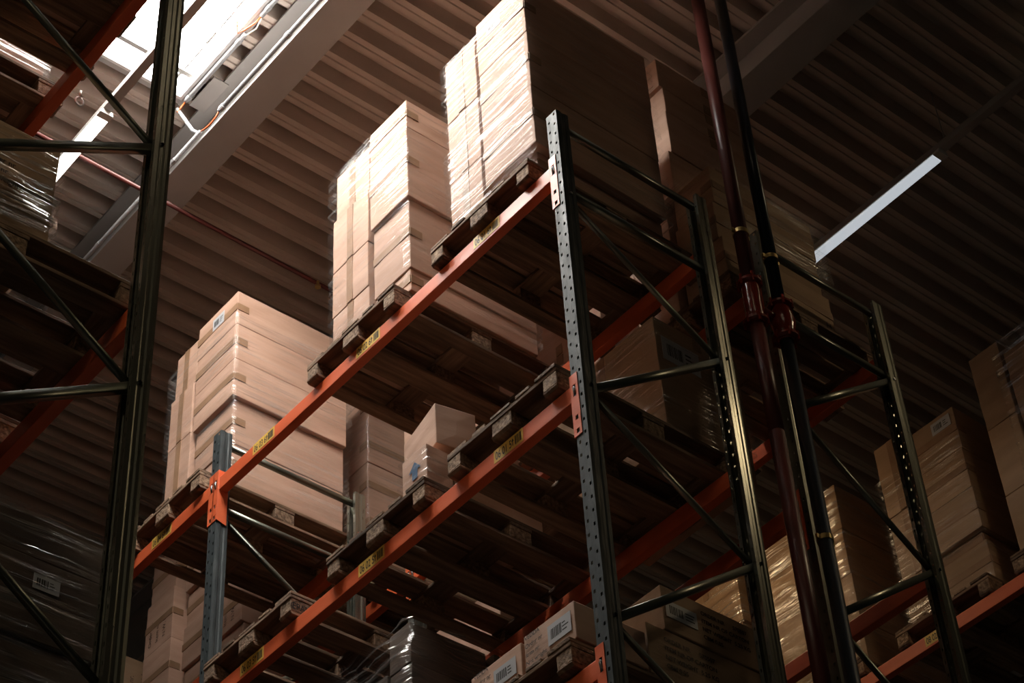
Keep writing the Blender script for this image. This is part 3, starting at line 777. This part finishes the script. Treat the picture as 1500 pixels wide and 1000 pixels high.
# two small cartons at the front of the second pallet
carton(4.985, 5.16, 6.205, 6.41, zq, 8.495, 'small lower carton with a blue arrow on the second level', 'card', None, rz=0.0, prints=(('arrow', 'x', .11, .06, .11),), seed=2)
carton(5.085, 5.325, 6.18, 6.55, 8.532, 8.80, 'larger upper carton balanced above the small blue-arrow carton', 'card', None, rz=-.20, prints=(), seed=1)
film_wrap([(12, 4.978, 5.168, 6.197, 6.42)], zq+.01, 8.47, 'film_strong', 'crumpled clear film on the small blue-arrow carton', 5, amp=.008)
carton(5.17, 5.75, 6.22, 6.62, zq, 8.53, 'low carton behind the small blue-arrow carton', 'card', None, seed=1)
TXT = 'Order nr.\nItem nr.\nCarton\nN.W. kg'

# ------------------------------------------------------------------ middle rack, third level
zr_ = L4+PHT+.002
pallet(XP, 5.255, L4, 'pallet under the printed cartons at the foot of the central post', 2)
pallet(XP, 6.40, L4, 'pallet under the dark glossy bundle at the bottom of the picture', 0)
TB = 'VEDDA\nOrder nr\nItem nr\nNet weight\nCBM 0.05'
TB2 = 'ORDER NR      570507\nITEM NR OF CARTON\nNET WEIGHT  5.25 KG\nCBM 0.05'
carton(4.985, 5.40, 5.245, 5.585, zr_, 6.945, 'printed carton with a grey label at the front corner by the central post foot', 'card', None, prints=(('text', 'x', .015, .165, .030, TB, 'inkbr'), ('sticker', 'x', .165, .05, .15, .10)), seed=1)
carton(4.985, 5.40, 5.600, 5.950, zr_, 6.935, 'printed carton behind the corner one, cut by the lower picture edge', 'card', None, prints=(('text', 'x', .03, .16, .030, TB, 'inkbr'), ('sticker', 'x', .165, .04, .15, .09)), seed=2)
carton(5.41, 6.14, 5.252, 5.60, zr_, 7.02, 'plain printed carton low behind the central frame', 'card_tan', None, prints=(('text', 'y', .10, .20, .032, TB2, 'inkbr'),), seed=0)
carton(5.52, 6.19, 5.245, 5.62, 7.022, 7.262, 'long printed carton with a barcode label, on top behind the central frame', 'card_tan', None, prints=(('sticker', 'y', .02, .07, .19, .09), ('text', 'y', .24, .17, .030, TB2, 'inkbr')), seed=1)
carton(5.41, 6.1, 5.62, 6.0, zr_, 7.2, 'back carton on the pallet at the foot of the central post', 'card', None, seed=2)
S = 'dark bundle at picture bottom'
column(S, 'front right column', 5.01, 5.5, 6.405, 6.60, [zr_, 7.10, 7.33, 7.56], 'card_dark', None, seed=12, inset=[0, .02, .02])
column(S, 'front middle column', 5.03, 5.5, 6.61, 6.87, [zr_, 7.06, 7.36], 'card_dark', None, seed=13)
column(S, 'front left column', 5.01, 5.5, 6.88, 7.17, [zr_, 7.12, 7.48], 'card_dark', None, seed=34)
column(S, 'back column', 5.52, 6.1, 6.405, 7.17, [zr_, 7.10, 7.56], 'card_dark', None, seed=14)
film_wrap([(7.38, 4.985, 6.12, 6.39, 7.20), (12, 5.02, 6.12, 6.40, 7.19)], zr_+.01, 7.57, 'film_gold', 'heavily crumpled film over the dark bundle at the bottom', 6, amp=.02)

# ------------------------------------------------------------------ back rack
XB = 6.36
pallet(XB, 5.235, L6, 'pallet high in the back rack, above the red valve', 1)
pallet(XB, 6.25, L6, 'second pallet along the top level of the back rack', 2)
pallet(XB, 7.30, L6, 'third pallet along the top level of the back rack', 0)
pallet(XB, 8.45, L6, 'pallet in the back rack behind the pinkish stack', 1)
zb6 = L6+PHT+.002
S = 'dark stack ending back rack'
hii = (('text', 'y', .20, .07, .10, 'IIII', 'inkbr'), ('text', 'y', .78, .03, .06, 'H', 'inkbr'))
column(S, 'near column', 6.36, 7.235, 5.25, 5.60, [zb6, 10.06, 10.36, 10.66], 'card_tan', 'e', seed=15, jit=.03, prints={0: hii})
column(S, 'upper column', 6.36, 7.19, 5.52, 5.86, [10.662, 11.03, 11.40, 11.62, 11.88], 'card', 't', seed=16, jit=.03)
column(S, 'rear column', 6.36, 7.19, 5.64, 6.02, [zb6, 10.06, 10.36, 10.66], 'card', None, seed=17, jit=.03)
film_wrap([(12, 6.335, 7.26, 5.228, 6.04)], 10.1, 10.70, 'film_soft', 'clear film on the lower part of the dark stack in the back rack', 7)
S = 'stack behind middle wrapped one'
column(S, 'in the pile', 6.38, 7.3, 6.27, 7.03, [zb6, 10.2, 10.65, 11.1], 'card', 't', seed=18)
S = 'pale-sided stack, back rack'
column(S, 'in the pile', 6.34, 7.3, 7.33, 8.135, [zb6, 10.12, 10.46, 10.80, 11.15], 'card', 't', seed=19)
S = 'brown back stack beside second frame'
column(S, 'in the pile', 6.335, 7.3, 8.50, 9.25, [zb6, 10.03, 10.28, 10.65, 10.96, 11.35], 'card', 'e', seed=20, jit=.02, prints={3: (('vtext', 'y', .50, .03, .03, TXT, 'inkbr'),)})
film_wrap([(12, 6.32, 7.31, 8.485, 9.26)], zb6+.02, 11.3, 'film_soft', 'clear film round the brown stack beside the second frame', 8)

TXT3 = 'Order nr.\nItem nr.\nN.W. kg'
tq = (('vtext', 'x', .48, .05, .055, TXT3, 'inkbr'),)
pallet(XB, 9.975, L6, 'pallet in the back rack seen past the second frame post', 2)
pallet(XB, 10.84, L6, 'pallet in the back rack left of the second frame post', 0)
pallet(XB, 11.76, L6, 'pallet deepest in the back rack, beside the left frame', 1)
S = 'printed stack past second frame'
column(S, 'front column', 6.36, 6.85, 9.985, 10.775, [zb6, 9.93, 10.27, 10.63, 10.95, 11.3], 'card', 'h', seed=8, prints={2: tq}, inset=[0, .03, 0, .03, 0], jit=.02)
column('narrow stack past second frame', 'in the pile', 6.5, 6.95, 9.55, 9.93, [L6+.002, 10.0, 10.35, 10.7], 'card', None, seed=33)
S = 'printed stack left of second frame'
column(S, 'front column', 6.33, 6.85, 10.86, 11.24, [zb6, 10.13, 10.62, 11.08, 11.5], 'card', 'h', seed=9, prints={2: (('vtext', 'x', .10, .06, .055, TXT3, 'inkbr'),)}, inset=[.05, 0, .0, .03])
S = 'printed stack beside left frame'
tz = (('vtext', 'y', .10, .08, .06, 'Order nr.\nItem nr.\nNet weight\nGross kg', 'inkbr'),)
column(S, 'front column', 6.37, 7.0, 11.78, 12.3, [zb6, 10.2, 10.62, 11.05], 'card_tan', None, seed=10, prints={0: tz, 1: tz, 2: tz})
pallet(XB, 7.33, L5, 'pallet on the lower level of the back rack', 0)
column('low stack, back rack\'s lower level', 'in the pile', 6.4, 7.3, 7.35, 8.1, [L5+PHT+.002, 8.6, 8.95], 'card', None, seed=21)

# ------------------------------------------------------------------ rack across the far aisle
XN = 9.585; LN = 9.590; zn = LN+PHT+.002
pallet(XN, 5.21, LN, 'pallet across the far aisle at the right picture edge', 0)
pallet(XN, 6.215, LN, 'pallet across the far aisle above the sticker 08 02 4', 1)
pallet(XN, 7.335, LN, 'pallet across the far aisle behind the red riser', 2)
pallet(XN, 8.36, LN, 'pallet across the far aisle seen low through the central frame', 0)
S = 'stack above sticker 08 02 4'
column(S, 'right-hand column', 9.69, 10.6, 6.225, 6.64, [zn, 10.07, 10.18, 10.52, 10.86, 11.24], 'card_tan', 'h', seed=22, inset=[0, .04, 0, 0, 0], prints={4: (('sticker', 'x', .20, .24, .17, .10),)})
column(S, 'left-hand column', 9.69, 10.6, 6.65, 6.965, [zn, 10.15, 10.70, 11.33], 'card_tan', 'v', seed=23)
film_wrap([(12, 9.665, 10.62, 6.205, 6.985)], zn+.02, 11.0, 'film', 'clear film with bright edges round the stack above the sticker 08 02 4', 9)
S = 'golden stack at right edge'
column(S, 'left-hand column', 9.69, 10.6, 5.74, 6.01, [zn, 10.27, 10.84, 11.49], 'card_tan', None, seed=24)
column(S, 'right-hand column', 9.69, 10.6, 5.24, 5.73, [zn, 10.3, 10.85, 11.35], 'card_tan', 'h', seed=25)
film_wrap([(12, 9.67, 10.62, 5.22, 5.80)], zn+.3, 11.44, 'film_gold', 'crinkled film catching golden light at the right picture edge', 10)
S = 'golden stack between back posts'
column(S, 'in the pile', 9.69, 10.6, 7.36, 8.13, [zn, 10.1, 10.5, 10.9, 11.3], 'card_tan', None, seed=26)
film_wrap([(12, 9.675, 10.62, 7.345, 8.14)], zn+.02, 11.25, 'film_gold', 'crinkled film catching golden light between the back posts', 11, amp=.01)
S = 'stepped golden stack behind central frame'
column(S, 'in the pile', 9.69, 10.6, 8.42, 9.12, [zn, 10.3, 10.75, 11.2], 'card_tan', 't', seed=27, jit=.04)
film_wrap([(12, 9.675, 10.62, 8.39, 9.14)], zn+.02, 11.1, 'film_gold', 'crinkled film on the stepped stack low behind the central frame', 12, amp=.01)

# ------------------------------------------------------------------ left rack
XL = 1.62
for i, (y, lb) in enumerate(((5.27, 'large weathered pallet seen from below at the top left corner'), (6.27, 'weathered pallet behind the first one under the upper left beam'), (7.22, 'third pallet along the upper left beam'))):
    pallet(XL, y, G6, lb, i)
for i, (y, lb) in enumerate(((5.20, 'pallet with a bright lower edge reaching the left post'), (6.16, 'second pallet along the dim left beam'), (7.12, 'third pallet along the dim left beam'))):
    pallet(XL, y, F5, lb, (i+1) % 3)
pallet(XL, 5.20, E4, 'pallet under the dark wrapped stack at the lower left', 0)
zg, zf, ze = G6+PHT+.002, F5+PHT+.002, E4+PHT+.002
column('load above the top left pallet', 'in the pile', 1.66, 2.78, 5.30, 6.05, [zg, 10.15, 10.6], 'card', None, seed=28)
column('load glimpsed between top left pallets', 'in the pile', 1.66, 2.74, 6.29, 7.05, [zg, 10.1, 10.5], 'card', None, seed=29)
film_wrap([(12, 1.65, 2.755, 6.275, 7.06)], zg+.01, 10.4, 'film', 'bright film glimpsed between the upper left pallets', 13)
column('load on third top left pallet', 'in the pile', 1.66, 2.7, 7.25, 8.0, [zg, 10.1], 'card', None, seed=30)
carton(1.66, 2.395, 5.225, 5.90, zf, 8.02, 'tan wrapped carton with faint print at the left picture edge', 'card_tan', None, prints=(('text', 'y', .42, .32, .035, 'Order nr\nItem nr\nNet weight', 'inkbr'),), seed=1)
film_wrap([(12, 1.65, 2.408, 5.212, 5.91)], zf+.01, 7.95, 'film_gold', 'crinkled golden film on the tan carton at the left picture edge', 14, amp=.006)
column('load glimpsed under left pallets', 'in the pile', 1.66, 2.45, 6.18, 6.9, [zf, 7.9], 'card', None, seed=31)
film_wrap([(12, 1.65, 2.465, 6.165, 6.92)], zf+.01, 7.88, 'film_gold', 'film glinting under the left pallets', 15)
S = 'dark stack at lower left'
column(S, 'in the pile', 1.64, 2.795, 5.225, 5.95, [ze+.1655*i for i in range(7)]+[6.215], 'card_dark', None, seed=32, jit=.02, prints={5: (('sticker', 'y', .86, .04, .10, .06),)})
film_wrap([(12, 1.63, 2.81, 5.205, 5.97)], ze+.01, 6.20, 'film_gold', 'dull film round the dark stack at the lower left', 16, amp=.008)
# small white ring hook hanging from the upper left beam
hk = MB(); pts = [(0, 0, 0), (0, 0, -.05)]
hk.tube(pts, .006, 8); hk.tube([(.022*math.sin(2*math.pi*k/16), 0, -.078+.028*math.cos(2*math.pi*k/16)) for k in range(17)], .0045, 8)
o = link('hook', hk.mesh('hook', MT['white'], smooth=True), None, (2.86, 6.13, 9.60)); tag(o, 'small white snap hook hanging beside the upper left beam', 'hook')

# ------------------------------------------------------------------ risers in the gap
def riser(x, y, r, zs, label, mat, name):
    t = empty(name, (x, y, 0), label, 'pipe')
    for i, (a, b_) in enumerate(zs):
        link('pipe_section', MB().tube([(0, 0, a), (0, 0, b_)], r, 24).mesh('pipe_section', mat, smooth=True), t)
    return t
rp = riser(6.245, 5.02, .040, [(0, 6.32), (6.325, 8.36), (8.365, 9.10), (9.42, 12.1)], 'tall red riser pipe with a flanged coupling', MT['redpipe'], 'riser_pipe')
def flange_ring(parent, z, r0, r1, th, nb=6, mat='redgloss'):
    o = link('flange', MB().tube([(0, 0, z-th/2), (0, 0, z-th/4), (0, 0, z+th/4), (0, 0, z+th/2)], [r0, r1, r1, r0], 24).mesh('flange', MT[mat]), parent)
    for k in range(nb):
        mb = MB(); a = 2*math.pi*k/nb; mb.tube([(r1*.93*math.cos(a), r1*.93*math.sin(a), z-th), (r1*.93*math.cos(a), r1*.93*math.sin(a), z+th)], .008, 6)
        link('flange_bolt', mb.mesh('flange_bolt', MT[mat]), o)
    return o
link('valve_body', MB().tube([(0, 0, 9.10), (0, 0, 9.16), (0, 0, 9.36), (0, 0, 9.42)], [.045, .050, .050, .045], 24).mesh('valve_body', MT['redgloss'], smooth=True), rp)
flange_ring(rp, 9.12, .052, .066, .035); flange_ring(rp, 9.40, .052, .066, .035)
def clamp(parent, z, r):
    o = link('pipe_clamp', MB().tube([(0, 0, z-.014), (0, 0, z+.014)], r+.005, 24).mesh('pipe_clamp', MT['brass']), parent)
    link('clamp_ear', MB().quadbox(-(r+.024), -(r+.004), -.006, .006, z-.013, z+.013).quadbox(r+.004, r+.024, -.006, .006, z-.013, z+.013).mesh('clamp_ear', MT['brass']), o)
clamp(rp, 9.78, .040)
dp = riser(6.415, 4.985, .036, [(0, 9.05), (9.32, 12.15)], 'dark riser pipe right of the red one, running down past the valve', MT['darkpipe'], 'riser_pipe')
link('valve_body', MB().tube([(0, 0, 9.05), (0, 0, 9.11), (0, 0, 9.185), (0, 0, 9.26), (0, 0, 9.32)], [.042, .055, .068, .055, .042], 24).mesh('valve_body', MT['redgloss'], smooth=True), dp)
flange_ring(dp, 9.07, .05, .070, .03); flange_ring(dp, 9.30, .05, .070, .03)
link('valve_arm', MB().tube([(-.055, .01, 9.2), (-.115, .02, 9.22)], .024, 14).mesh('valve_arm', MT['redgloss'], smooth=True), dp)
clamp(dp, 9.66, .036); clamp(dp, 7.75, .036)

# wooden pallets left unused as prototypes are placed above; remove any spare
for k, o in enumerate(PP):
    if not used[k]:
        for c in list(o.children): bpy.data.objects.remove(c)
        bpy.data.objects.remove(o)
